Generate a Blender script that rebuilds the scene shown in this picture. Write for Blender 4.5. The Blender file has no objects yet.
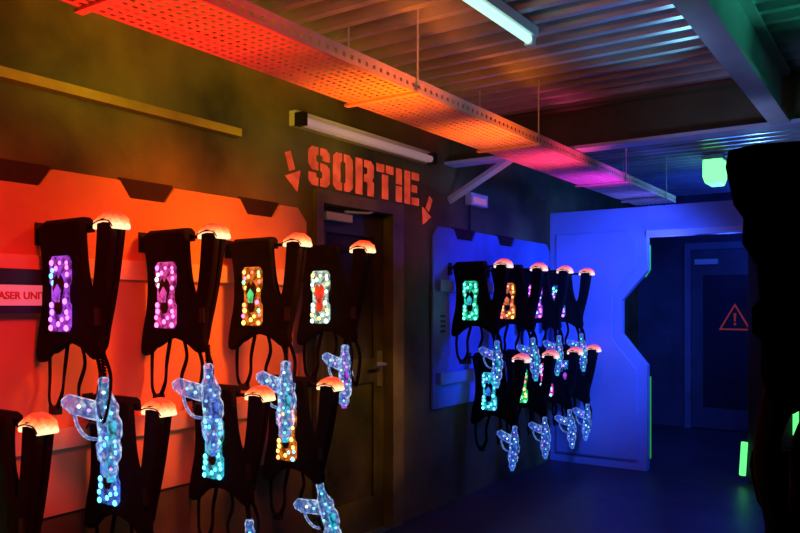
import bpy, bmesh, math, random
from mathutils import Vector, Matrix
random.seed(4)
C = bpy.context.scene.collection
S = bpy.context.scene
S.view_settings.view_transform = 'Standard'

# ------------------------------------------------------------------ materials
def pmat(name, col, rough=.6, metal=0, var=.25, scale=6, emit=None, es=0, bump=0, sample=True, detail=4, evar=None, spec=None):
    m = bpy.data.materials.new(name); m.use_nodes = True
    nt = m.node_tree; n = nt.nodes; l = nt.links
    b = n['Principled BSDF']
    tc = n.new('ShaderNodeTexCoord'); nz = n.new('ShaderNodeTexNoise')
    nz.inputs['Scale'].default_value = scale; nz.inputs['Detail'].default_value = detail
    l.new(tc.outputs['Object'], nz.inputs['Vector'])
    mr = n.new('ShaderNodeMapRange')
    mr.inputs['From Min'].default_value = .25; mr.inputs['From Max'].default_value = .75
    mr.inputs['To Min'].default_value = 1-var; mr.inputs['To Max'].default_value = 1+var
    l.new(nz.outputs['Fac'], mr.inputs['Value'])
    vm = n.new('ShaderNodeVectorMath'); vm.operation = 'SCALE'
    vm.inputs[0].default_value = col
    l.new(mr.outputs['Result'], vm.inputs['Scale'])
    l.new(vm.outputs['Vector'], b.inputs['Base Color'])
    b.inputs['Roughness'].default_value = rough; b.inputs['Metallic'].default_value = metal
    if spec is not None: b.inputs['Specular IOR Level'].default_value = spec
    if emit:
        b.inputs['Emission Color'].default_value = (*emit, 1); b.inputs['Emission Strength'].default_value = es
        if evar:
            er = n.new('ShaderNodeMapRange'); er.inputs['From Min'].default_value = .38; er.inputs['From Max'].default_value = .62
            er.inputs['To Min'].default_value = es*evar[0]; er.inputs['To Max'].default_value = es*evar[1]
            l.new(nz.outputs['Fac'], er.inputs['Value']); l.new(er.outputs['Result'], b.inputs['Emission Strength'])
        if not sample: m.cycles.emission_sampling = 'NONE'
    if bump:
        bp = n.new('ShaderNodeBump'); bp.inputs['Strength'].default_value = bump; bp.inputs['Distance'].default_value = .01
        l.new(nz.outputs['Fac'], bp.inputs['Height']); l.new(bp.outputs['Normal'], b.inputs['Normal'])
    return m

M = {}
M['wall'] = pmat('wall_olive', (.155, .13, .036), .7, 0, 1.0, 1.5, bump=.2, detail=6)
M['wall_dark'] = pmat('wall_dark', (.03, .03, .045), .8, 0, .4, 3)
M['wall_far'] = pmat('wall_far_blue', (.06, .065, .11), .8, 0, .4, 3)
M['floor'] = pmat('floor_dark', (.04, .04, .06), .42, 0, .5, 3.5)
M['deck'] = pmat('steel_deck', (.42, .48, .50), .38, .35, .3, 3)
M['steel'] = pmat('steel_painted', (.62, .62, .66), .5, .1, .12, 5)
M['beam_dark'] = pmat('beam_olive', (.10, .11, .06), .6, .1, .3, 4)
M['panel'] = pmat('panel_paint_orange_lit', (.82, .36, .15), .6, 0, .3, 1.4)  # pale panel paint with the orange wash mixed into its colour
M['rail'] = pmat('rail_paint_orange_lit', (.95, .56, .28), .5, 0, .1, 5)  # rail colour carries the orange wash as well
M['panel_b'] = pmat('panel_paint_blue_lit', (.14, .30, .80), .6, 0, .55, 1.4)  # same panel paint, tinted with the blue light falling on it
M['rail_b'] = pmat('rail_paint_blue_lit', (.20, .42, .92), .5, 0, .1, 5)  # rail colour carries the blue light as well
M['tray'] = pmat('tray_galvanised_warm_lit', (.78, .50, .40), .55, 0, .15, 8)  # grey metal, with warm light tinted into the base colour
M['black'] = pmat('black_fabric', (.0045, .0045, .006), .9, 0, .6, 12, bump=1.0, spec=.25)
M['web'] = pmat('black_webbing', (.007, .007, .0085), .85, 0, .2, 60, spec=.25)
M['plastic'] = pmat('black_plastic', (.010, .010, .013), .5, 0, .2, 20)
M['flatblack'] = pmat('flat_black_paint', (.035, .014, .012), .9, 0, .2, 20)
M['blackmetal'] = pmat('black_metal', (.012, .012, .014), .5, .4, .2, 20)
M['trimy'] = pmat('olive_trim', (.34, .25, .025), .6, 0, .35, 5)
M['door'] = pmat('door_dark', (.09, .07, .022), .5, 0, .7, 4)
M['door_frame'] = pmat('door_frame', (.25, .18, .045), .5, 0, .55, 4)
M['glass'] = pmat('dark_glass', (.055, .04, .014), .25, 0, .8, 3)
M['glass_b'] = pmat('dark_blue_glass', (.03, .03, .04), .15, 0, .2, 3)
M['chrome'] = pmat('chrome', (.7, .7, .7), .3, .9, .1, 5)
M['white'] = pmat('white_plastic', (.8, .8, .82), .45, 0, .06, 6)
M['pale_b'] = pmat('pale_blue_trim', (.6, .68, .95), .45, 0, .06, 6)
M['paint_red'] = pmat('red_stencil_paint', (.85, .15, .07), .7, 0, .4, 14, emit=(1, .085, .030), es=.44, sample=False, evar=(.6, 1.15))  # slight emission added so the red paint looks fluorescent
M['partition'] = pmat('partition_paint_blue_lit', (.32, .48, .98), .5, 0, .12, 2)  # part of the blue light is put into this base colour
M['sign_face'] = pmat('sign_face', (.75, .40, .42), .5, 0, .05, 9, emit=(1, .28, .34), es=.24, sample=False)
M['sign_text'] = pmat('sign_text', (.65, .012, .012), .6, 0, .1, 9)
M['tube'] = pmat('lit_tube', (.9, .9, .9), .4, 0, .02, 3, emit=(.42, .95, .72), es=1.3)
M['tube_dim'] = pmat('dim_tube', (.80, .64, .66), .4, 0, .02, 3, emit=(.95, .58, .66), es=.20, sample=False)
M['lamp_green'] = pmat('green_lamp', (.05, .5, .12), .4, 0, .02, 3, emit=(.16, 1, .26), es=2.1)
M['neon_green'] = pmat('green_neon', (.1, .6, .1), .4, 0, .02, 3, emit=(.08, 1, .14), es=.22, sample=False)
M['neon_bright'] = pmat('bright_green_neon', (.2, .9, .2), .4, 0, .02, 3, emit=(.12, 1, .22), es=1.4, sample=False)
M['tri_red'] = pmat('triangle_red', (.7, .08, .03), .6, 0, .1, 9, emit=(1, .09, .02), es=.13, sample=False)  # no lamp here; a faint glow is put into the red
M['lamp_off'] = pmat('unlit_lens', (.008, .008, .009), .7, 0, .1, 9)

def lamp_mat(name, c0, c1, c2, es):
    m = bpy.data.materials.new(name); m.use_nodes = True
    nt = m.node_tree; n = nt.nodes; l = nt.links; b = n['Principled BSDF']
    tc = n.new('ShaderNodeTexCoord')
    sp = n.new('ShaderNodeSeparateXYZ'); l.new(tc.outputs['Generated'], sp.inputs[0])
    nz = n.new('ShaderNodeTexNoise'); nz.inputs['Scale'].default_value = 4; l.new(tc.outputs['Generated'], nz.inputs['Vector'])
    ad = n.new('ShaderNodeMath'); ad.operation = 'MULTIPLY_ADD'; ad.inputs[1].default_value = .5; l.new(nz.outputs['Fac'], ad.inputs[0]); l.new(sp.outputs['Z'], ad.inputs[2])
    r = n.new('ShaderNodeValToRGB'); e = r.color_ramp.elements
    e[0].position = .36; e[0].color = (*c0, 1); e[1].position = 1.0; e[1].color = (*c2, 1)
    k = e.new(.68); k.color = (*c1, 1)
    sub = n.new('ShaderNodeMath'); sub.operation = 'SUBTRACT'; sub.inputs[1].default_value = .10
    l.new(ad.outputs[0], sub.inputs[0]); l.new(sub.outputs[0], r.inputs['Fac']); l.new(r.outputs['Color'], b.inputs['Emission Color'])
    b.inputs['Emission Strength'].default_value = es; b.inputs['Base Color'].default_value = (.8, .12, .04, 1)
    b.inputs['Roughness'].default_value = .25
    return m
M['lamp_on'] = lamp_mat('shoulder_glow', (1, .66, .34), (1, .20, .05), (.9, .035, .012), 1.7)
M['lamp_far'] = lamp_mat('shoulder_glow_pink', (1, .76, .76), (1, .30, .28), (.6, .06, .16), 1.15)

def gun_mat(name, a, bcol, es):
    m = bpy.data.materials.new(name); m.use_nodes = True
    nt = m.node_tree; n = nt.nodes; l = nt.links; b = n['Principled BSDF']; out = n['Material Output']
    tc = n.new('ShaderNodeTexCoord'); v = n.new('ShaderNodeTexNoise'); v.inputs['Scale'].default_value = 40; v.inputs['Detail'].default_value = 2; v.inputs['Distortion'].default_value = 1.0
    l.new(tc.outputs['Object'], v.inputs['Vector'])
    lw = n.new('ShaderNodeLayerWeight'); lw.inputs[0].default_value = .4
    ad = n.new('ShaderNodeMath'); ad.operation = 'MULTIPLY_ADD'; ad.inputs[1].default_value = .18
    l.new(lw.outputs['Facing'], ad.inputs[0]); l.new(v.outputs['Fac'], ad.inputs[2])
    r = n.new('ShaderNodeValToRGB'); e = r.color_ramp.elements  # ramp paints glints and bright edges into the emission
    e[0].position = .48; e[0].color = (*bcol, 1); e[1].position = .74; e[1].color = (*a, 1)
    k = e.new(.62); k.color = tuple(x*.24+y*.76 for x, y in zip(a, bcol))+(1,)
    l.new(ad.outputs[0], r.inputs['Fac']); l.new(r.outputs['Color'], b.inputs['Emission Color'])
    b.inputs['Emission Strength'].default_value = es; b.inputs['Base Color'].default_value = (.06, .08, .13, 1)
    b.inputs['Roughness'].default_value = .04; b.inputs['Coat Weight'].default_value = 1
    tr = n.new('ShaderNodeBsdfTransparent'); tr.inputs[0].default_value = (.88, .94, 1, 1)
    mr = n.new('ShaderNodeMapRange'); mr.inputs['To Min'].default_value = .28; mr.inputs['To Max'].default_value = .80
    l.new(lw.outputs['Facing'], mr.inputs['Value'])
    mx = n.new('ShaderNodeMixShader'); l.new(mr.outputs['Result'], mx.inputs[0]); l.new(tr.outputs[0], mx.inputs[1]); l.new(b.outputs[0], mx.inputs[2])
    l.new(mx.outputs[0], out.inputs['Surface'])
    bp = n.new('ShaderNodeBump'); bp.inputs['Strength'].default_value = .35; bp.inputs['Distance'].default_value = .005
    l.new(v.outputs['Fac'], bp.inputs['Height']); l.new(bp.outputs['Normal'], b.inputs['Normal'])
    m.cycles.emission_sampling = 'NONE'
    return m
M['gun'] = gun_mat('clear_plastic', (.80, .96, 1), (.03, .09, .34), 1.8)
M['gun_far'] = gun_mat('clear_plastic_blue', (.40, .70, 1), (.012, .05, .45), 1.5)

LC = dict(pink=(1, .08, .45), violet=(.5, .08, 1), cyan=(.04, .7, 1), blue=(.04, .22, 1), green=(.05, 1, .28),
          yellow=(1, .65, .05), orange=(1, .22, .02), red=(1, .04, .03), white=(.65, 1, .80), teal=(.03, .9, .5))
for k, c in LC.items():
    M['led_'+k] = pmat('led_'+k, tuple(min(1, x+.1) for x in c), .3, 0, .05, 5, emit=tuple(min(1, x*.92+.08) for x in c), es=3.4, sample=False)
    M['plate_'+k] = pmat('plate_'+k, (.05, .05, .05), .25, 0, .3, 40, emit=c, es=.52, sample=False, evar=(.20, 1.7), detail=2)  # uneven plate emission imitates the bloom of its LEDs

# ------------------------------------------------------------------ mesh helpers
def box(bm, x0, x1, y0, y1, z0, z1):
    vs = [bm.verts.new((x, y, z)) for x in (x0, x1) for y in (y0, y1) for z in (z0, z1)]
    for f in ((0,1,3,2),(4,6,7,5),(0,4,5,1),(2,3,7,6),(0,2,6,4),(1,5,7,3)):
        bm.faces.new([vs[i] for i in f])
def prism(bm, pts, axis, a, b):
    def P(p, t):
        return {'x': (t, p[0], p[1]), 'y': (p[0], t, p[1]), 'z': (p[0], p[1], t)}[axis]
    v0 = [bm.verts.new(P(p, a)) for p in pts]; v1 = [bm.verts.new(P(p, b)) for p in pts]
    k = len(pts)
    bm.faces.new(v0); bm.faces.new(list(reversed(v1)))
    for i in range(k): bm.faces.new((v0[i], v0[(i+1) % k], v1[(i+1) % k], v1[i]))
    bmesh.ops.recalc_face_normals(bm, faces=bm.faces[:])
def smooth_pts(pts, n=6):
    P = [Vector(p) for p in pts]; out = []
    for i in range(len(P)-1):
        p0 = P[max(i-1, 0)]; p1 = P[i]; p2 = P[i+1]; p3 = P[min(i+2, len(P)-1)]
        for k in range(n):
            t = k/n
            out.append(.5*((2*p1)+(p2-p0)*t+(2*p0-5*p1+4*p2-p3)*t*t+(3*p1-p0-3*p2+p3)*t**3))
    out.append(P[-1]); return out
def smooth_loop(pts, n=3):
    P = [Vector((p[0], p[1])) for p in pts]; N = len(P); out = []
    for i in range(N):
        p0, p1, p2, p3 = P[i-1], P[i], P[(i+1) % N], P[(i+2) % N]
        for k in range(n):
            t = k/n
            out.append(.5*((2*p1)+(p2-p0)*t+(2*p0-5*p1+4*p2-p3)*t*t+(3*p1-p0-3*p2+p3)*t**3))
    return [(p.x, p.y) for p in out]
def tube(bm, pts, r, n=8, rb=None):
    pts = [Vector(p) for p in pts]; rings = []; ref = Vector((.3, 1, .2)).normalized()
    for i, p in enumerate(pts):
        d = (pts[min(i+1, len(pts)-1)]-pts[max(i-1, 0)]).normalized()
        a = d.cross(ref)
        if a.length < .05: a = d.cross(Vector((1, 0, 0)))
        a.normalize(); b = d.cross(a)
        rings.append([bm.verts.new(p+a*math.cos(2*math.pi*k/n)*r+b*math.sin(2*math.pi*k/n)*(rb or r)) for k in range(n)])
    for i in range(len(rings)-1):
        for k in range(n): bm.faces.new((rings[i][k], rings[i][(k+1) % n], rings[i+1][(k+1) % n], rings[i+1][k]))
    bm.faces.new(list(reversed(rings[0]))); bm.faces.new(rings[-1])
    bmesh.ops.recalc_face_normals(bm, faces=bm.faces[:])
def bevel(bm, off=.006, seg=2):
    es = [e for e in bm.edges if len(e.link_faces) == 2 and e.calc_face_angle(0) > .5]
    bmesh.ops.bevel(bm, geom=es, offset=off, segments=seg, affect='EDGES', profile=.6)
def dome(bm, c, r, axis=Vector((0, -1, 0)), flat=.6):
    q = axis.to_track_quat('Z', 'Y').to_matrix().to_4x4()
    mt = Matrix.Translation(c) @ q @ Matrix.Diagonal((1, 1, flat, 1))
    bmesh.ops.create_uvsphere(bm, u_segments=10, v_segments=6, radius=r, matrix=mt)
def mesh(name, bm, shade=False):
    me = bpy.data.meshes.new(name); bm.to_mesh(me); bm.free()
    if shade:
        for p in me.polygons: p.use_smooth = True
    me.materials.append(None); return me
def link(name, me, mat, parent=None):
    o = bpy.data.objects.new(name, me); C.objects.link(o)
    o.material_slots[0].link = 'OBJECT'; o.material_slots[0].material = mat
    if parent: o.parent = parent
    return o
def obj(name, bm, mat, parent=None, shade=False): return link(name, mesh(name, bm, shade), mat, parent)
def tag(o, label, cat, group=None):
    o['label'] = label; o['category'] = cat
    if group: o['group'] = group
    return o
def thing(name, label, cat, loc=(0, 0, 0), rz=0, group=None):
    o = bpy.data.objects.new(name, None); C.objects.link(o); o.location = loc; o.rotation_euler = (0, 0, rz)
    o.empty_display_size = .1
    return tag(o, label, cat, group)
def struct(name, bm, mat, parent=None):
    o = obj(name, bm, mat, parent)
    if not parent: o['kind'] = 'structure'
    return o
def B(*boxes):
    bm = bmesh.new()
    for b in boxes: box(bm, *b)
    return bm

# ------------------------------------------------------------------ the room
RX = 3.0; Y0 = -.8; Y1 = 9.15; ZC = 2.68
struct('floor', B((-.2, RX+.2, Y0-.2, Y1+.2, -.1, 0)), M['floor'])
struct('wall_left', B((-.2, 0, Y0, 3.20, 0, 2.75), (-.2, 0, 4.06, Y1, 0, 2.75), (-.2, 0, 3.20, 4.06, 2.05, 2.75)), M['wall'])
struct('wall_right', B((RX, RX+.2, Y0, Y1, 0, 2.75)), M['wall_dark'])
struct('wall_front', B((-.2, RX+.2, Y0-.2, Y0, 0, 2.75)), M['wall_dark'])
struct('wall_back', B((-.2, RX+.2, Y1, Y1+.2, 0, 2.75)), M['wall_far'])
bm = bmesh.new(); per = .15; y = Y0-.1; prof = []
while y < Y1+.2:
    prof += [(y, ZC), (y+.042, ZC), (y+.06, ZC+.06), (y+.132, ZC+.06)]; y += per
top = [(prof[-1][0], ZC+.14), (prof[0][0], ZC+.14)]
prism(bm, prof+top, 'x', -.2, RX+.2)
struct('ceiling', bm, M['deck'])
bm = B((0, .05, Y0, 2.62, 2.226, 2.264)); bevel(bm, .008)
struct('trim_1', bm, M['trimy'])

# door_1 (exit door in the left wall)
d1 = bpy.data.objects.new('door_1', None); C.objects.link(d1); d1.location = (0, 3.2, 0); d1['kind'] = 'structure'
def dpart(name, bm, mat, parent): return obj(name, bm, mat, parent)
dpart('door_frame', B((-.18, .03, 0, .06, 0, 2.05), (-.18, .03, .74, .86, 0, 2.05), (-.18, .03, .06, .74, 1.98, 2.05)), M['door_frame'], d1)
leaf = dpart('door_leaf', B((-.09, -.045, .06, .17, 0.01, 1.975), (-.09, -.045, .63, .738, 0.01, 1.975), (-.09, -.045, .17, .63, 1.83, 1.975),
        (-.09, -.045, .17, .63, .93, 1.08), (-.09, -.045, .17, .63, .01, .22)), M['door'], d1)
dpart('glass_pane', B((-.075, -.06, .165, .635, 1.075, 1.835)), M['glass'], d1)
dpart('glass_pane', B((-.075, -.06, .165, .635, .215, .935)), M['glass'], d1)
bm = B((-.045, .0, .12, .36, 1.895, 1.94)); bevel(bm, .008)
dpart('door_closer', bm, M['white'], d1)
bm = bmesh.new(); tube(bm, [(-.01, .3, 1.955), (.015, .5, 1.965), (.0, .62, 2.0)], .008); dpart('closer_arm', bm, M['white'], d1)
bm = B((-.045, -.035, .655, .71, .90, 1.12)); bevel(bm, .004)
tube(bm, [(-.035, .682, 1.04), (.01, .682, 1.04), (.018, .67, 1.04), (.018, .57, 1.04)], .010)
dpart('door_handle', bm, M['chrome'], d1)
for z in (.25, 1.0, 1.75):
    bm = bmesh.new(); tube(bm, [(-.035, .06, z-.05), (-.035, .06, z+.05)], .012); dpart('hinge', bm, M['blackmetal'], d1)
dpart('threshold', B((-.18, .02, .06, .74, 0, .012)), M['chrome'], d1)

# door_2 (far door with warning triangle)
d2 = bpy.data.objects.new('door_2', None); C.objects.link(d2); d2.location = (.62, Y1, 0); d2['kind'] = 'structure'
M['door_blue'] = pmat('door_blue', (.07, .08, .13), .5, 0, .3, 4)
M['frame_blue'] = pmat('frame_blue', (.16, .17, .28), .5, 0, .3, 4)
dpart('door_frame', B((-.07, .0, -.06, 0, 0, 2.12), (.78, .85, -.06, 0, 0, 2.12), (0, .78, -.06, 0, 2.04, 2.12)), M['frame_blue'], d2)
dpart('door_leaf', B((0.005, .775, -.045, 0, .01, 2.035)), M['door_blue'], d2)
dpart('glass_pane', B((.13, .65, -.05, -.04, .25, 1.75)), M['glass_b'], d2)
bm = B((.05, .3, -.1, -.045, 1.87, 1.93)); bevel(bm, .01); dpart('door_closer', bm, M['white'], d2)
bm = bmesh.new(); tube(bm, [(.72, -.045, 1.02), (.72, -.09, 1.02), (.62, -.095, 1.02)], .011); dpart('door_handle', bm, M['chrome'], d2)
bm = bmesh.new()
t_o = [(-.17, 0), (.17, 0), (0, .30)]; t_i = [(-.14, .017), (.14, .017), (0, .265)]
for i in range(3):
    j = (i+1) % 3
    bm.faces.new([bm.verts.new((p[0], 0, p[1])) for p in (t_o[i], t_o[j], t_i[j], t_i[i])])
for P in ([(-.014, .19), (.014, .19), (.008, .095), (-.008, .095)], [(-.012, .055), (.012, .055), (.012, .08), (-.012, .08)]):
    bm.faces.new([bm.verts.new((p[0], 0, p[1])) for p in P])
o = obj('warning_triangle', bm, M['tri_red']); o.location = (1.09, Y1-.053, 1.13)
tag(o, 'red outlined warning triangle on the dark far door', 'warning sign')

# ------------------------------------------------------------------ partition with opening
YP = 6.49
pt = thing('partition_panel', 'bright blue-lit partition with notched right edge beside the far passage', 'partition', (.45, YP, 0))
bm = bmesh.new()
prism(bm, [(x-.45, z) for x, z in [(0.0, 0), (.875, 0), (.875, .90), (.66, 1.16), (.66, 1.45), (.875, 1.70), (.875, 2.245), (0, 2.245)]], 'y', 0, .08)
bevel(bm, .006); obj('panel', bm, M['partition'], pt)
bm = bmesh.new()
prism(bm, [(x-.45, z) for x, z in [(.06, .08), (.80, .08), (.80, .86), (.585, 1.12), (.585, 1.49), (.80, 1.74), (.80, 1.95), (.72, 2.05), (.06, 2.05)]], 'y', -.018, 0)
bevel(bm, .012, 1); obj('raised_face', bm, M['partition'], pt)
def nstrip(pts, y, parent=None, r=.006, m='neon_green'):
    bm = bmesh.new(); tube(bm, [(x, y, z) for x, z in pts], r); return obj('neon_strip', bm, M[m], parent)
nstrip([(.88-.45, 1.92), (.88-.45, 1.71), (.84-.45, 1.65)], .075, pt)
nstrip([(.88-.45, .80), (.88-.45, .10)], .085, pt)
pr = thing('partition_panel', 'dark partition right of the far passage, behind the foreground vest', 'partition', (2.3, YP, 0))
bm = bmesh.new(); prism(bm, [(x-2.3, z) for x, z in [(1.66, 0), (RX, 0), (RX, 1.98), (1.66, 1.98)]], 'y', 0, .08); bevel(bm, .006)
obj('panel', bm, M['wall_dark'], pr)
nstrip([(1.625-2.3, .07), (1.64-2.3, .33)], -.022, pr, .026, 'neon_bright')
nstrip([(2.0-2.3, .42), (2.0-2.3, .60)], -.022, pr, .022, 'neon_bright')
hd = thing('passage_header', 'blue-lit header board spanning the far passage', 'header board', (1.94, YP, 1.985))
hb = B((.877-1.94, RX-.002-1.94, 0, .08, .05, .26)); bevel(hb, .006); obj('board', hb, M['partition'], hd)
hb = B((.877-1.94, RX-.002-1.94, -.035, .08, 0, .05)); bevel(hb, .006); obj('lit_edge_band', hb, M['pale_b'], hd)  # paler strip added for the lit band along the lower edge

# ------------------------------------------------------------------ wall panels
def notched(y0, y1, z0, z1, notches, c=.07, nd=.07):
    p = [(y0, z0), (y1-c, z0), (y1, z0+c), (y1, z1-c), (y1-c, z1)]
    for a, b in sorted(notches, reverse=True): p += [(b, z1), (b-.05, z1-nd), (a+.05, z1-nd), (a, z1)]
    return p+[(y0+c, z1), (y0, z1-c)]
def wall_panel(label, y0, y1, z0, z1, notches, slots, mt):
    t = thing('wall_panel', label, 'wall panel', (0, (y0+y1)/2, z0))
    cy = (y0+y1)/2
    bm = bmesh.new(); prism(bm, [(a-cy, b-z0) for a, b in notched(y0, y1, z0, z1, notches)], 'x', 0, .02); bevel(bm, .004, 1)
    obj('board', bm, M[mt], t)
    for (a, z) in slots:
        bm = bmesh.new()
        for k in range(4): box(bm, .02, .024, a-cy-.03, a-cy+.03, z-z0+k*.035, z-z0+k*.035+.014)
        obj('vent_slots', bm, M['plastic'], t)
    for a, b in notches:
        zz = z1-z0
        bm = bmesh.new(); prism(bm, [(a-cy, zz+.012), (b-cy, zz+.012), (b-cy-.004, zz), (b-cy-.054, zz-.068), (a-cy+.054, zz-.068), (a-cy+.004, zz)], 'x', 0, .008)
        obj('notch_backing', bm, M['flatblack'], t)
    return t
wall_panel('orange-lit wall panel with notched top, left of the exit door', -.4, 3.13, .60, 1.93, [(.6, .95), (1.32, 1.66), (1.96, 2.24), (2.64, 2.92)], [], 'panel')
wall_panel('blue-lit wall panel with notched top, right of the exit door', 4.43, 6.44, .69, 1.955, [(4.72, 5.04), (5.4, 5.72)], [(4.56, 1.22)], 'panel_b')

# ------------------------------------------------------------------ vests
ZU, ZL = 1.70, 1.04
front_pts = [(.07, -.006), (.11, .008), (.20, .010), (.29, .008), (.332, -.004), (.340, -.07), (.354, -.17), (.378, -.242), (.400, -.235), (.416, -.15), (.427, -.04), (.434, .004), (.505, -.002), (.500, -.10), (.480, -.22), (.454, -.32),
             (.440, -.40), (.446, -.455), (.405, -.48), (.33, -.44), (.25, -.424), (.17, -.445), (.10, -.498), (.058, -.486), (.070, -.39), (.094, -.29), (.098, -.16), (.082, -.07)]
back_pts = [(.085, .0), (.19, .003), (.27, .0), (.272, -.08), (.285, -.18), (.345, -.285), (.40, -.275), (.442, -.15), (.445, 0), (.50, 0), (.48, -.14), (.45, -.27),
            (.42, -.37), (.40, -.44), (.36, -.455), (.28, -.42), (.19, -.43), (.10, -.47), (.075, -.46), (.085, -.38), (.11, -.27), (.11, -.15), (.09, -.06)]
full_pts = [(.02, .0), (.19, .0), (.33, .0), (.40, .004), (.46, .006), (.505, .0), (.510, -.03), (.496, -.10), (.480, -.125), (.482, -.17), (.458, -.21), (.454, -.27), (.466, -.285), (.466, -.33), (.450, -.345), (.452, -.40), (.436, -.455), (.40, -.47), (.36, -.44), (.30, -.42), (.19, -.42), (.09, -.48), (.05, -.475), (.04, -.38), (.04, -.15)]
def plate_mesh(pts, y0, y1, bv=.006, n=3):
    bm = bmesh.new(); prism(bm, smooth_loop(pts, n), 'y', y0, y1); bevel(bm, bv, 3); return mesh('plate', bm)
ME = {}
ME['front'] = plate_mesh(front_pts, -.040, -.009, .011); ME['back'] = plate_mesh(back_pts, .009, .030, .007)
ME['full'] = plate_mesh(full_pts, -.03, -.009, .004, 1); ME['full_b'] = plate_mesh(full_pts, .009, .03, .004, 1)
bm = bmesh.new(); prism(bm, [(-.040, -.03), (-.034, .008), (-.014, .022), (.012, .022), (.028, .008), (.032, -.03), (.013, -.03), (.008, -.004), (-.012, -.004), (-.02, -.03)], 'x', .085, .32); bevel(bm, .004); ME['strap_in'] = mesh('strap', bm)
bm = bmesh.new(); prism(bm, [(-.040, -.03), (-.034, .0), (-.012, .010), (.010, .010), (.024, .0), (.030, -.03), (.013, -.03), (.008, -.004), (-.012, -.004), (-.02, -.03)], 'x', .438, .500); bevel(bm, .003); ME['strap_out'] = mesh('strap', bm)
def lamp_mesh(dx=0, s=1):
    bm = bmesh.new()
    prism(bm, [(dx+x*s, z) for x, z in [(.412, -.028), (.414, -.002), (.432, .018), (.466, .032), (.496, .029), (.519, .008), (.530, -.028), (.518, -.034), (.506, -.012), (.466, -.008), (.434, -.012), (.424, -.032)]], 'y', -.043, .028)
    for v in bm.verts:
        if v.co.z > .014: v.co.y = v.co.y*.6-.004
    bevel(bm, .005, 2); return mesh('lamp', bm)
ME['lamp'] = lamp_mesh(); ME['lamp_in'] = lamp_mesh(.38, -.5)
bm = bmesh.new(); tube(bm, smooth_pts([(.415, -.045, -.014), (.436, -.046, -.006), (.466, -.0465, -.002), (.505, -.046, -.006), (.525, -.044, -.026)]), .0025); ME['lamp_rim'] = mesh('rim', bm)
LX, LZ, LW, LH = .228, -.25, .124, .270
bm = bmesh.new()
w, h = LW/2, LH/2
prism(bm, [(LX-w, LZ-h+.02), (LX-w+.014, LZ-h), (LX+w-.014, LZ-h), (LX+w, LZ-h+.02), (LX+w, LZ-.04), (LX+w-.012, LZ-.025), (LX+w-.012, LZ+.025), (LX+w, LZ+.04), (LX+w, LZ+h-.02), (LX+w-.014, LZ+h), (LX-w+.014, LZ+h), (LX-w, LZ+h-.02), (LX-w, LZ+.04), (LX-w+.012, LZ+.025), (LX-w+.012, LZ-.025), (LX-w, LZ-.04)], 'y', -.052, -.038)
bevel(bm, .004, 1); ME['led_panel'] = mesh('led_panel', bm)
bm = bmesh.new(); prism(bm, [(LX-.026, LZ-.05), (LX-.012, LZ-.075), (LX+.012, LZ-.075), (LX+.026, LZ-.05), (LX+.018, LZ-.02), (LX+.034, LZ+.02), (LX+.03, LZ+.05), (LX+.012, LZ+.07), (LX, LZ+.05), (LX-.012, LZ+.07), (LX-.03, LZ+.05), (LX-.034, LZ+.02), (LX-.018, LZ-.02)], 'y', -.057, -.050); bevel(bm, .003, 1)
ME['emblem'] = mesh('emblem', bm)
bm = bmesh.new(); prism(bm, [(LX-.012, LZ-.03), (LX+.012, LZ-.03), (LX+.02, LZ+.01), (LX, LZ+.035), (LX-.02, LZ+.01)], 'y', -.060, -.056); ME['boss'] = mesh('boss', bm)
led_pos = []
for r_ in (-.116, -.090, -.062, -.034, .034, .062, .090, .116):
    for c_ in (-.046, .046): led_pos.append((c_*(.88 if abs(r_) < .05 else 1)+random.uniform(-.007, .007), r_+random.uniform(-.008, .008)))
led_pos += [(.004, .110), (-.003, -.108), (.018, -.092), (-.018, .090)]
led_sc = [random.uniform(.75, 1.2) for _ in led_pos]
bm = bmesh.new(); dome(bm, Vector((0, 0, 0)), .0098); ME['led'] = mesh('led', bm, True)
bm = bmesh.new(); tube(bm, smooth_pts([(.085, 0, -.475), (.070, .01, -.56), (.100, -.01, -.645), (.145, -.015, -.675), (.180, -.01, -.61), (.165, .01, -.53), (.20, 0, -.43)]), .014, 8, .005); ME['loop_a'] = mesh('loop', bm, True)
bm = bmesh.new(); tube(bm, smooth_pts([(.415, 0, -.46), (.440, .01, -.55), (.43, -.01, -.69), (.40, -.015, -.63), (.395, 0, -.53), (.36, 0, -.44)]), .014, 8, .005); ME['loop_b'] = mesh('loop', bm, True)
bm = bmesh.new(); tube(bm, smooth_pts([(.28, 0, -.42), (.290, .01, -.50), (.270, 0, -.58), (.285, -.01, -.63)]), .013, 8, .005); ME['tail'] = mesh('tail', bm, True)
bm = bmesh.new(); tube(bm, smooth_pts([(.43, .0, -.43), (.445, .01, -.56), (.425, .0, -.70), (.445, .0, -.86), (.43, 0, -1.05)]), .024, 8, .006); ME['long'] = mesh('long', bm, True)
bm = B((.12, .165, -.026, .000, -.69, -.66)); bevel(bm, .005, 1); ME['buckle'] = mesh('buckle', bm)
bm = B((.425, .452, -.046, -.038, -.36, -.30)); bevel(bm, .003, 1); ME['clip'] = mesh('clip', bm)

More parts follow.
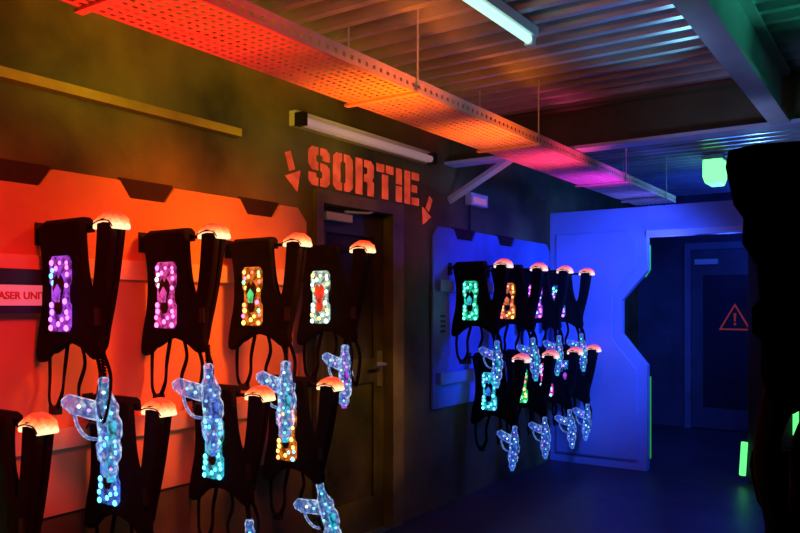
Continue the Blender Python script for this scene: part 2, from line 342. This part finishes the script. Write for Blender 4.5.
def vest(x, y, z, rz, label, group, pal, base, lamp='lamp_on', inner=False, full=False):
    t = thing('laser_tag_vest', label, 'vest', (x, y, z), rz, group)
    link('front_plate', ME['full' if full else 'front'], M['black'], t); link('back_plate', ME['full_b' if full else 'back'], M['black'], t)
    if not full:
        link('shoulder_strap', ME['strap_in'], M['web'], t); link('shoulder_strap', ME['strap_out'], M['web'], t)
        L = link('shoulder_lamp', ME['lamp'], M[lamp], t)
        L['label'] = 'glowing orange shoulder lamp' if lamp == 'lamp_on' else 'glowing pink shoulder lamp'
        link('lamp_rim', ME['lamp_rim'], M['plastic'], L)
    else:
        link('long_strap', ME['long'], M['web'], t)
    if inner: link('shoulder_lamp', ME['lamp_in'], M[lamp], t)
    p = link('led_panel', ME['led_panel'], M['plate_'+base] if base else M['plastic'], t)
    link('emblem', ME['emblem'], M['paint_red'] if base == 'white' else M['plastic'], p)
    if pal: link('emblem_boss', ME['boss'], M['plate_'+pal[-1]], p)
    for i, (a, b) in enumerate(led_pos):
        q = link('led', ME['led'], M['led_'+pal[(i*2+i//3) % len(pal)]] if pal else M['lamp_off'], p); q.location = (LX+a, -.052, LZ+b); q.scale = (led_sc[i],)*3
    link('side_strap', ME['loop_a'], M['web'], t); link('side_strap', ME['loop_b'], M['web'], t); link('strap_tail', ME['tail'], M['web'], t)
    link('buckle', ME['buckle'], M['plastic'], t); link('clip', ME['clip'], M['plastic'], t)
    return t

gN, gL, gF, gG = 'vests on the upper rail of the orange panel', 'vests on the lower rail of the orange panel', 'vests on the upper rail of the blue panel', 'vests on the lower rail of the blue panel'
YAW = -.10
up = [(1.61, ('pink', 'violet', 'pink', 'cyan', 'violet'), 'violet', 'pink and violet lights, leftmost of the upper row'),
      (2.07, ('pink', 'pink', 'violet', 'white', 'pink'), 'pink', 'magenta lights, second from left in the upper row'),
      (2.557, ('yellow', 'red', 'orange', 'yellow', 'pink', 'green'), 'orange', 'yellow and red lights, third from left in the upper row'),
      (3.04, ('white', 'green', 'white', 'green', 'yellow', 'white', 'red'), 'white', 'pale green and white lights, hanging just before the exit door')]
for y, pal, b, s in up: vest(0, y, ZU, 0, 'black laser tag vest with '+s, gN, pal, b)
lo = [(1.347, ('green', 'teal'), 'green', 'green lights, at the bottom left corner', True),
      (1.807, ('cyan', 'blue', 'cyan', 'blue', 'cyan'), 'blue', 'blue lights, second from left in the lower row', False),
      (2.323, ('cyan', 'green', 'cyan', 'blue', 'teal'), 'cyan', 'cyan lights, third from left in the lower row', False),
      (2.788, ('orange', 'yellow', 'cyan', 'red', 'yellow'), 'orange', 'amber lights, nearest the exit door in the lower row', False)]
for y, pal, b, s, inn in lo: vest(0, y, ZL, 0, 'black laser tag vest with '+s, gL, pal, b, inner=inn)
fu = [(4.66, ('teal', 'green', 'cyan'), 'teal', 'teal green lights, leftmost of upper row on blue panel'),
      (5.24, ('red', 'orange', 'yellow', 'orange'), 'orange', 'orange red lights, second in upper row on blue panel'),
      (5.74, ('cyan', 'violet', 'pink'), 'violet', 'violet and cyan lights, third in upper row on blue panel'),
      (6.22, ('green', 'cyan', 'pink', 'violet'), 'blue', 'mixed lights, nearest the partition in upper row')]
for y, pal, b, s in fu: vest(0, y, ZU-.01, YAW, 'black laser tag vest with '+s, gF, pal, b, 'lamp_far')
fl = [(4.94, ('cyan', 'teal', 'blue'), 'cyan', 'cyan lights, leftmost of lower row on blue panel'),
      (5.46, ('orange', 'red', 'green', 'yellow'), 'green', 'green and red lights, second in lower row on blue panel'),
      (5.96, ('pink', 'violet', 'cyan'), 'pink', 'pink lights, third in lower row on blue panel'),
      (6.38, ('blue', 'cyan', 'violet'), 'blue', 'blue lights, nearest the partition in lower row')]
for y, pal, b, s in fl: vest(0, y, ZL, YAW, 'black laser tag vest with '+s, gG, pal, b, 'lamp_far')
gR = 'unlit vests hanging in the right foreground'
vest(2.975, 1.5, 1.69, math.pi, 'large dark unlit vest hanging in the right foreground, upper one', gR, None, None, full=True)
vest(2.985, 1.68, 1.12, math.pi, 'dark unlit vest at the bottom right corner, lower one', gR, None, None, full=True)

# racks: rail + pegs
def rack(label, y0, y1, zr, ys, zp, side=1, xw=0, mt='rail', yaw=0):
    cy = (y0+y1)/2
    t = thing('vest_rack', label, 'rack', (xw, cy, zr), 0 if side == 1 else math.pi)
    sg = side
    bm = B((.02 if side == 1 else .0, .052, y0-cy, y1-cy, -.04, .04)); bevel(bm, .005, 1)
    obj('rail', bm, M[mt], t)
    for y in ys:
        bm = bmesh.new(); q = (y-cy)*sg; dz = zp-zr-.016
        f = lambda x: (x*math.cos(yaw), q+x*math.sin(yaw))
        tube(bm, [(*f(.02), dz), (*f(.485), dz), (*f(.492), dz+.003)], .0075, 10)
        prism(bm, [(q-.022, dz-.05), (q+.022, dz-.05), (q+.022, dz+.035), (q-.022, dz+.035)], 'x', .02, .028)
        obj('peg', bm, M['blackmetal'], t)
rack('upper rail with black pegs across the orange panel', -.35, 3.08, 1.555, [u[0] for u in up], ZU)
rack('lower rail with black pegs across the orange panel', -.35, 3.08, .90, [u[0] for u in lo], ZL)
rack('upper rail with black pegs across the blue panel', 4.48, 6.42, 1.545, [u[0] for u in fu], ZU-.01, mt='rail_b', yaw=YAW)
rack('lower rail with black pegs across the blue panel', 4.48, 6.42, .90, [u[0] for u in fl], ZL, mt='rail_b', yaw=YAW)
rack('upper rail holding the dark vest in the right foreground', 1.3, 2.1, 1.56, [1.5], 1.69, -1, RX)
rack('lower rail holding the dark vest at bottom right', 1.3, 2.1, 1.0, [1.68], 1.12, -1, RX)

# ------------------------------------------------------------------ phasers
bm = bmesh.new()
prism(bm, [(-.012, .0), (.012, .0), (.018, -.012), (.014, -.04), (.022, -.06), (.030, -.08), (.040, -.10), (.036, -.135), (.046, -.15), (.046, -.20), (.036, -.215), (.040, -.24), (.036, -.275), (.024, -.29), (.026, -.318), (.018, -.334), (-.012, -.334), (-.022, -.315), (-.020, -.285), (-.032, -.27), (-.036, -.22), (-.026, -.205), (-.030, -.12), (-.030, -.08), (-.020, -.055), (-.016, -.03), (-.018, -.012)], 'y', -.02, .02); bevel(bm, .006, 2)
ME['g_body'] = mesh('body', bm)
GZ = -.06
bm = bmesh.new(); prism(bm, [(-.026, GZ-.02), (-.07, GZ-.004), (-.115, GZ+.012), (-.138, GZ-.006), (-.132, GZ-.032), (-.12, GZ-.038), (-.112, GZ-.052), (-.09, GZ-.06), (-.026, GZ-.085)], 'y', -.016, .016); bevel(bm, .006, 2)
ME['g_grip'] = mesh('grip', bm)
bm = bmesh.new(); tube(bm, smooth_pts([(-.10, 0, GZ-.055), (-.09, 0, GZ-.10), (-.065, 0, GZ-.135), (-.028, 0, GZ-.145)]), .006); ME['g_guard'] = mesh('guard', bm, True)
bm = bmesh.new(); tube(bm, smooth_pts([(-.030, 0, GZ-.095), (-.052, 0, GZ-.09), (-.065, 0, GZ-.105)]), .005); ME['g_trig'] = mesh('trigger', bm, True)
bm = bmesh.new(); tube(bm, [(.003, 0, -.33), (.003, 0, -.346), (.003, 0, -.348)], .015, 14); ME['g_muz'] = mesh('muzzle', bm)
bm = B((-.012, .012, -.027, -.018, -.03, .03)); bevel(bm, .003, 1); ME['g_side'] = mesh('side_window', bm)
bm = bmesh.new(); dome(bm, Vector((0, 0, 0)), .0058); ME['g_led'] = mesh('led', bm, True)
bm = bmesh.new(); tube(bm, smooth_pts([(.0, 0, -.02), (.004, 0, -.10), (.010, 0, -.18), (.003, 0, -.32)]), .010, 10); ME['g_core'] = mesh('light_core', bm, True)
def gun(x, y, z, top, rz, tilt, label, group, col='cyan', m='gun', sc=1.05):
    t = thing('phaser_gun', label, 'toy gun', (x, y, z), rz, group)
    t.rotation_euler = (0, tilt, rz); t.scale = (sc, sc, sc)
    link('body', ME['g_body'], M[m], t); link('grip', ME['g_grip'], M[m], t); link('trigger_guard', ME['g_guard'], M[m], t)
    link('light_core', ME['g_core'], M['plate_'+col], t)
    link('trigger', ME['g_trig'], M['plastic'], t); link('muzzle_ring', ME['g_muz'], M['plate_'+col], t)
    o = link('side_window', ME['g_side'], M['plate_'+col], t); o.location = (.022, 0, -.175)
    for (a, b) in ((0, -.05), (.006, -.10), (-.018, -.235), (.010, -.265), (-.012, -.14), (.008, -.305), (.024, -.215), (-.08, GZ-.03), (.02, -.12), (-.02, -.17), (.0, -.20), (-.05, GZ-.045)):
        q = link('led', ME['g_led'], M['led_'+random.choice((col, col, 'blue', 'blue', 'cyan', 'cyan', 'violet', 'white'))], t); q.location = (a, -.017, b)
    L = (top-z)/sc; pts = []
    for i in range(60):
        f = i/59; a = f*math.pi*2*9
        pts.append((math.cos(a)*.008, math.sin(a)*.008, f*L))
    bm = bmesh.new(); tube(bm, pts, .0035, 6); obj('coiled_cable', bm, M['web'], t, True)
gg = 'phasers hanging from the upper vests of the orange panel'
gun(.415, 1.61, 1.16, 1.25, .75, -.06, 'clear glowing toy phaser hanging under the leftmost upper vest', gg, 'cyan')
gun(.44, 2.06, 1.18, 1.25, .65, -.05, 'clear glowing toy phaser hanging under the magenta-lit vest', gg, 'blue')
gun(.41, 2.54, 1.16, 1.25, .3, .02, 'clear glowing toy phaser hanging under the yellow-and-red-lit vest', gg, 'cyan')
gun(.37, 3.02, 1.21, 1.25, .2, .03, 'clear glowing toy phaser in front of the exit door', gg, 'violet', sc=.92)
gg = 'phasers hanging from the lower vests of the orange panel'
gun(.41, 2.31, .50, .59, .7, -.10, 'clear glowing toy phaser at the bottom edge under the cyan-lit vest', gg, 'blue')
gun(.41, 2.77, .57, .59, .6, -.25, 'clear glowing toy phaser at the bottom edge under the amber-lit vest', gg, 'cyan')
gg = 'phasers hanging from the upper vests of the blue panel'
gx, gy = .42*math.cos(YAW), .42*math.sin(YAW)
for (q, a, s) in ((fu[0][0], .02, 'leftmost of the upper ones on the blue panel'), (fu[1][0], -.06, 'second of the upper ones on the blue panel'), (fu[2][0], .06, 'third of the upper ones on the blue panel'), (fu[3][0], -.05, 'upper one nearest the partition')):
    gun(gx, q+gy-.01, 1.17, 1.24, .2, a, 'blue glowing toy phaser, '+s, gg, 'cyan', 'gun_far', .92)
gg = 'phasers hanging from the lower vests of the blue panel'
for (q, a, s) in ((fl[0][0], .08, 'leftmost of the lowest ones under the blue panel'), (fl[1][0], 0, 'second of the lowest ones under the blue panel'), (fl[2][0], -.06, 'third of the lowest ones under the blue panel'), (fl[3][0], .08, 'lowest one nearest the partition')):
    gun(gx, q+gy-.01, .56, .59, .2, a, 'blue glowing toy phaser, '+s, gg, 'blue', 'gun_far', .92)

# ------------------------------------------------------------------ writing
def poly_yz(bm, pts, y0, z0, sy, sz, x=.0):
    bm.faces.new([bm.verts.new((x, y0+a*sy, z0+b*sz)) for a, b in pts])
Hm = lambda P, W=.72: [(W-a, b) for a, b in P]
Oh = [(.33, 0), (.12, 0), (0, .12), (0, .88), (.12, 1), (.33, 1), (.33, .78), (.27, .78), (.27, .22), (.33, .22)]
R4 = lambda a, b, c, d: [(a, b), (c, b), (c, d), (a, d)]
GL = {'S': (.82, [[(0, .54), (0, .88), (.12, 1), (.33, 1), (.33, .79), (.26, .79), (.26, .63), (.33, .61), (.33, .40), (.12, .40)],
                  [(.39, 1), (.60, 1), (.72, .88), (.72, .67), (.46, .67), (.46, .79), (.39, .79)],
                  [(.39, .61), (.60, .59), (.72, .47), (.72, .12), (.60, 0), (.39, 0), (.39, .21), (.46, .21), (.46, .37), (.39, .40)],
                  [(.33, 0), (.12, 0), (0, .12), (0, .33), (.26, .33), (.26, .21), (.33, .21)]]),
      'O': (.82, [Oh, Hm(Oh)]),
      'R': (.82, [R4(0, 0, .27, 1), [(.33, 1), (.60, 1), (.72, .88), (.72, .55), (.64, .47), (.72, .38), (.72, 0), (.46, 0), (.46, .34), (.42, .38), (.33, .38), (.33, .59), (.42, .59), (.46, .64), (.46, .75), (.43, .79), (.33, .79)]]),
      'T': (.82, [R4(0, .76, .33, 1), R4(.39, .76, .72, 1), R4(.225, 0, .495, .71)]),
      'I': (.38, [R4(0, 0, .27, .475), R4(0, .525, .27, 1)]),
      'E': (.70, [R4(0, 0, .27, 1), R4(.33, .77, .68, 1), R4(.33, .39, .60, .61), R4(.33, 0, .68, .23)])}
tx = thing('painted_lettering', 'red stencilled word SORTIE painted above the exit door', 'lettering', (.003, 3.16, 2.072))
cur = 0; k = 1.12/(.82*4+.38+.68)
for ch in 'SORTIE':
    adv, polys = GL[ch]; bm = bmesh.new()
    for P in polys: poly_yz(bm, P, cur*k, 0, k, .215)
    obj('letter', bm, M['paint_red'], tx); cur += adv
def arrow(y, z, ang, label):
    bm = bmesh.new()
    pts2 = [[(-.025, .13), (.025, .13), (.025, .03), (-.025, .03)], [(-.065, .015), (.065, .015), (0, -.09)]]
    for P in pts2: bm.faces.new([bm.verts.new((0, a, b)) for a, b in P])
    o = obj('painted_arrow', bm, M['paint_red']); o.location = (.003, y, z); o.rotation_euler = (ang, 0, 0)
    tag(o, label, 'arrow')
arrow(3.04, 2.10, .35, 'red painted arrow pointing down, left of the word SORTIE')
arrow(4.37, 2.03, -.5, 'red painted arrow pointing down, right of the word SORTIE')

def text_mesh(body, size):
    cu = bpy.data.curves.new('txt', 'FONT'); cu.body = body; cu.size = size; cu.align_x = 'RIGHT'; cu.extrude = .001; cu.offset = .0010
    ob = bpy.data.objects.new('txt', cu); C.objects.link(ob); bpy.context.view_layer.update()
    me = bpy.data.meshes.new_from_object(ob.evaluated_get(bpy.context.evaluated_depsgraph_get()))
    bpy.data.objects.remove(ob); me.materials.clear(); me.materials.append(None); return me
sg = thing('lit_sign', 'black box with pink lit strip reading LASER UNIT at the left edge', 'sign', (.053, 1.34, 1.39))
bm = B((0, .04, -.42, .30, -.01, .15)); bevel(bm, .006, 1); obj('housing', bm, M['plastic'], sg)
obj('face', B((.04, .044, -.40, .28, .018, .092)), M['sign_face'], sg)
t_ = link('lettering', text_mesh('LASER UNIT', .036), M['sign_text'], sg); t_.location = (.046, .245, .042); t_.rotation_euler = (math.pi/2, 0, math.pi/2)

# ------------------------------------------------------------------ ceiling things
ty0, ty1, tx0, tx1, tz = .2, 7.06, .613, .966, 2.33
tr = thing('cable_tray', 'long perforated metal cable tray hung below the ceiling along the wall', 'cable tray', ((tx0+tx1)/2, (ty0+ty1)/2, tz))
cx, cy = (tx0+tx1)/2, (ty0+ty1)/2; bm = bmesh.new(); hw = (tx1-tx0)/2; hl = (ty1-ty0)/2
NS = 9
for i in range(NS+1):
    x = -hw+i*(2*hw-.018)/NS; box(bm, x, x+.018, -hl, hl, 0, .003)
y = -hl
while y < hl-.02:
    box(bm, -hw, hw, y, y+.016, .0005, .0025); y += .036
obj('mesh_bottom', bm, M['tray'], tr)
for s in (-1, 1):
    bm = bmesh.new()
    box(bm, s*hw-.002, s*hw+.002, -hl, hl, 0, .018); box(bm, s*hw-.002, s*hw+.002, -hl, hl, .036, .06)
    y = -hl
    while y < hl-.03:
        box(bm, s*hw-.0015, s*hw+.0015, y, y+.03, .018, .036); y += .048
    obj('side_lip', bm, M['tray'], tr)
for y in (1.4, 2.75, 4.02, 5.6, 6.7):
    for s in (-1, 1):
        bm = bmesh.new(); tube(bm, [(s*(hw+.012), y-cy, -.012), (s*(hw+.012), y-cy, ZC-tz+.01)], .004); obj('hanger_rod', bm, M['steel'], tr)
    obj('cross_bracket', B((-hw-.025, hw+.025, y-cy-.015, y-cy+.015, -.012, 0)), M['tray'], tr)

# cross beam: dark web, pale lower flange
cb = thing('steel_beam', 'dark steel beam with pale lower flange crossing under the corrugated ceiling', 'beam', (RX/2, 4.69, 2.40))
hh = ZC-2.40
bm = bmesh.new(); prism(bm, [(-.008, .02), (.008, .02), (.008, hh-.02), (.075, hh-.02), (.075, hh), (-.075, hh), (-.075, hh-.02), (-.008, hh-.02)], 'x', -RX/2, RX/2); obj('web', bm, M['beam_dark'], cb)
bm = B((-RX/2, RX/2, -.075, .075, 0, .02)); bevel(bm, .003, 1); obj('lower_flange', bm, M['pale_b'], cb)
def ibeam(L, w, h, axis):
    f = .02; P = [(-w/2, 0), (w/2, 0), (w/2, f), (.008, f), (.008, h-f), (w/2, h-f), (w/2, h), (-w/2, h), (-w/2, h-f), (-.008, h-f), (-.008, f), (-w/2, f)]
    bm = bmesh.new(); prism(bm, P, axis, 0, L); return bm
bm = ibeam(4.6-Y0, .10, ZC-2.40, 'y'); o = obj('steel_beam', bm, M['steel']); o.location = (2.14, Y0, 2.40); tag(o, 'pale steel beam running lengthwise at upper right', 'beam')
bm = bmesh.new(); tube(bm, [(.01, 4.66, 2.15), (.50, 4.66, 2.398)], .03, 4, .012); o = obj('diagonal_brace', bm, M['pale_b'])
tag(o, 'pale diagonal steel brace under the cross beam at the wall', 'brace')

# tube lamp at top centre
t = thing('tube_lamp', 'bright white fluorescent tube lamp on the corrugated ceiling', 'tube lamp', (1.30, 2.6, 2.60))
bm = B((-.03, .03, -.62, .62, .03, .075)); bevel(bm, .006, 1); obj('housing', bm, M['white'], t)
bm = bmesh.new(); tube(bm, [(0, -.58, .012), (0, .58, .012)], .018, 12); obj('tube', bm, M['tube'], t)
for s in (-1, 1):
    obj('end_socket', B((-.02, .02, s*.595-.02, s*.595+.02, -.012, .032)), M['white'], t)
    obj('mount', B((-.015, .015, s*.4-.015, s*.4+.015, .074, .085)), M['steel'], t)
# batten above exit door
t = thing('tube_lamp', 'long dim pinkish tube lamp on the wall above SORTIE', 'tube lamp', (0, 3.68, 2.39))
bm = B((0, .05, -.67, .67, -.03, .05)); bevel(bm, .008, 1); obj('housing', bm, M['white'], t)
bm = bmesh.new(); tube(bm, [(.070, -.65, -.005), (.070, .65, -.005)], .022, 14); obj('tube', bm, M['tube_dim'], t)
for s in (-1, 1):
    bm = B((.04, .10, s*.655-.018, s*.655+.018, -.034, .035)); bevel(bm, .006, 1); obj('end_socket', bm, M['plastic'], t)
# green lamp
t = thing('green_lamp', 'compact bright green lamp under the ceiling before the far door', 'lamp', (1.355, 6.75, 2.42))
bm = bmesh.new(); prism(bm, [(-.075, .06), (-.055, 0), (.055, 0), (.075, .06), (.075, .20), (-.075, .20)], 'y', -.09, .16); bevel(bm, .02, 3); obj('diffuser', bm, M['lamp_green'], t)
bm = B((-.082, .082, -.098, .168, .20, .235)); bevel(bm, .006, 1); obj('housing', bm, M['white'], t)
obj('mount', B((-.03, .03, 0, .06, .234, ZC-2.42+.005)), M['steel'], t)
# emergency box at wall
t = thing('emergency_light', 'small pale emergency light box on the wall above the blue panel', 'emergency light', (0, 5.05, 2.15))
bm = B((0, .05, -.13, .13, 0, .09)); bevel(bm, .008, 1); obj('housing', bm, M['white'], t)
obj('lens', B((.05, .056, -.10, .10, .015, .06)), M['sign_face'], t)
bm = bmesh.new(); tube(bm, [(.02, -.1, .0), (.02, -.1, -.19)], .007); obj('conduit', bm, M['plastic'], t)

# ------------------------------------------------------------------ unseen lights
def aim(o, tgt): o.rotation_euler = (Vector(tgt)-o.location).to_track_quat('-Z', 'Y').to_euler()
def spot(loc, tgt, col, W, size, blend=.8, r=.15):
    d = bpy.data.lights.new('spot', 'SPOT'); d.color = col; d.energy = W; d.spot_size = math.radians(size); d.spot_blend = blend; d.shadow_soft_size = r
    o = bpy.data.objects.new('spot_light', d); C.objects.link(o); o.location = loc; aim(o, tgt); return o
def point(loc, col, W, r=.1):
    d = bpy.data.lights.new('point', 'POINT'); d.color = col; d.energy = W; d.shadow_soft_size = r
    o = bpy.data.objects.new('point_light', d); C.objects.link(o); o.location = loc; return o
# orange wash on the left panel
spot((1.75, 2.35, 2.3), (0, 2.35, 1.40), (1, .13, .002), 165, 56, .9)
spot((1.5, 2.3, 2.2), (0, 2.45, 1.55), (1, .34, .02), 40, 34, 1)  # added peach glow for the middle of the panel
spot((1.7, 1.0, 2.0), (0, 1.5, 1.1), (1, .018, .005), 100, 75, .9)
# yellow-olive on the wall above
for (yy, ww) in ((1.0, 9), (1.7, 10), (2.5, 6), (3.3, 2.5)):
    spot((.5, yy, 2.22), (0, yy+.3, 2.45), (1, .64, .015), ww, 122, 1)
# unseen warm spot added for the exit door
spot((1.5, 3.75, 2.0), (0, 3.66, .80), (1, .50, .05), 70, 34, 1)
# unseen spots added below to colour the tray
spot((1.1, 1.5, 1.5), (.8, 1.6, 2.33), (1, .025, .004), 85, 80, 1)
spot((1.15, 2.6, 1.7), (.85, 2.7, 2.33), (1, .15, .003), 100, 66, 1)
spot((1.15, 3.6, 1.7), (.85, 3.65, 2.33), (1, .17, .006), 86, 62, 1)
spot((1.2, 4.5, 1.7), (.85, 4.5, 2.33), (1, .05, .20), 66, 56, 1)
spot((1.2, 5.4, 1.7), (.85, 5.4, 2.33), (.6, .03, 1), 60, 60, 1)
spot((1.2, 6.4, 1.7), (.85, 6.5, 2.33), (.08, .10, 1), 42, 66, 1)
# blue far end
spot((2.0, 5.2, 2.2), (0, 5.45, 1.35), (.004, .05, 1), 175, 66, .9)
spot((1.9, 5.0, 2.0), (.5, 6.49, 1.35), (.05, .13, 1), 230, 70, .9)
spot((1.9, 5.0, 2.3), (.7, 5.2, 0), (.01, .05, 1), 32, 80, 1)
spot((1.3, 4.0, 1.8), (.25, 4.66, 2.28), (.25, .35, 1), 24, 24, 1)  # added spot to turn the diagonal brace bluer
spot((2.0, 3.7, 1.7), (2.0, 4.69, 2.40), (.35, .45, 1), 13, 80, 1)  # added spot for the pale flange of the cross beam
# ceiling, grazing along the ribs
spot((1.7, 4.5, 2.25), (1.4, 2.8, 2.78), (.14, .38, .62), 50, 62, 1, .05)
spot((1.5, .9, 2.25), (1.2, 2.2, 2.78), (1, .20, .08), 24, 60, 1, .05)
spot((2.7, 4.5, 2.25), (2.65, 3.0, 2.78), (.05, .8, .50), 52, 66, 1, .05)
spot((1.45, 2.9, 1.9), (2.08, 3.2, 2.5), (.22, .28, 1), 7, 80, 1, .1)  # added violet-blue spot for the lengthwise beam's web
spot((1.5, 8.0, 2.3), (1.3, 6.4, 2.78), (.14, .42, .9), 30, 76, 1, .05)
point((1.3, 7.6, 1.9), (.02, .07, 1), 30)

w = bpy.data.worlds.new('World'); S.world = w; w.use_nodes = True
w.node_tree.nodes['Background'].inputs[0].default_value = (.01, .01, .03, 1); w.node_tree.nodes['Background'].inputs[1].default_value = .2

cam = bpy.data.cameras.new('Camera'); co = bpy.data.objects.new('Camera', cam); C.objects.link(co)
cam.sensor_width = 36; cam.lens = 760/800*36; cam.shift_y = 38.5/800; cam.clip_start = .05
co.location = (2.75, 0, 1.41); co.rotation_euler = (math.pi/2, 0, math.atan2(515, 760))
S.camera = co
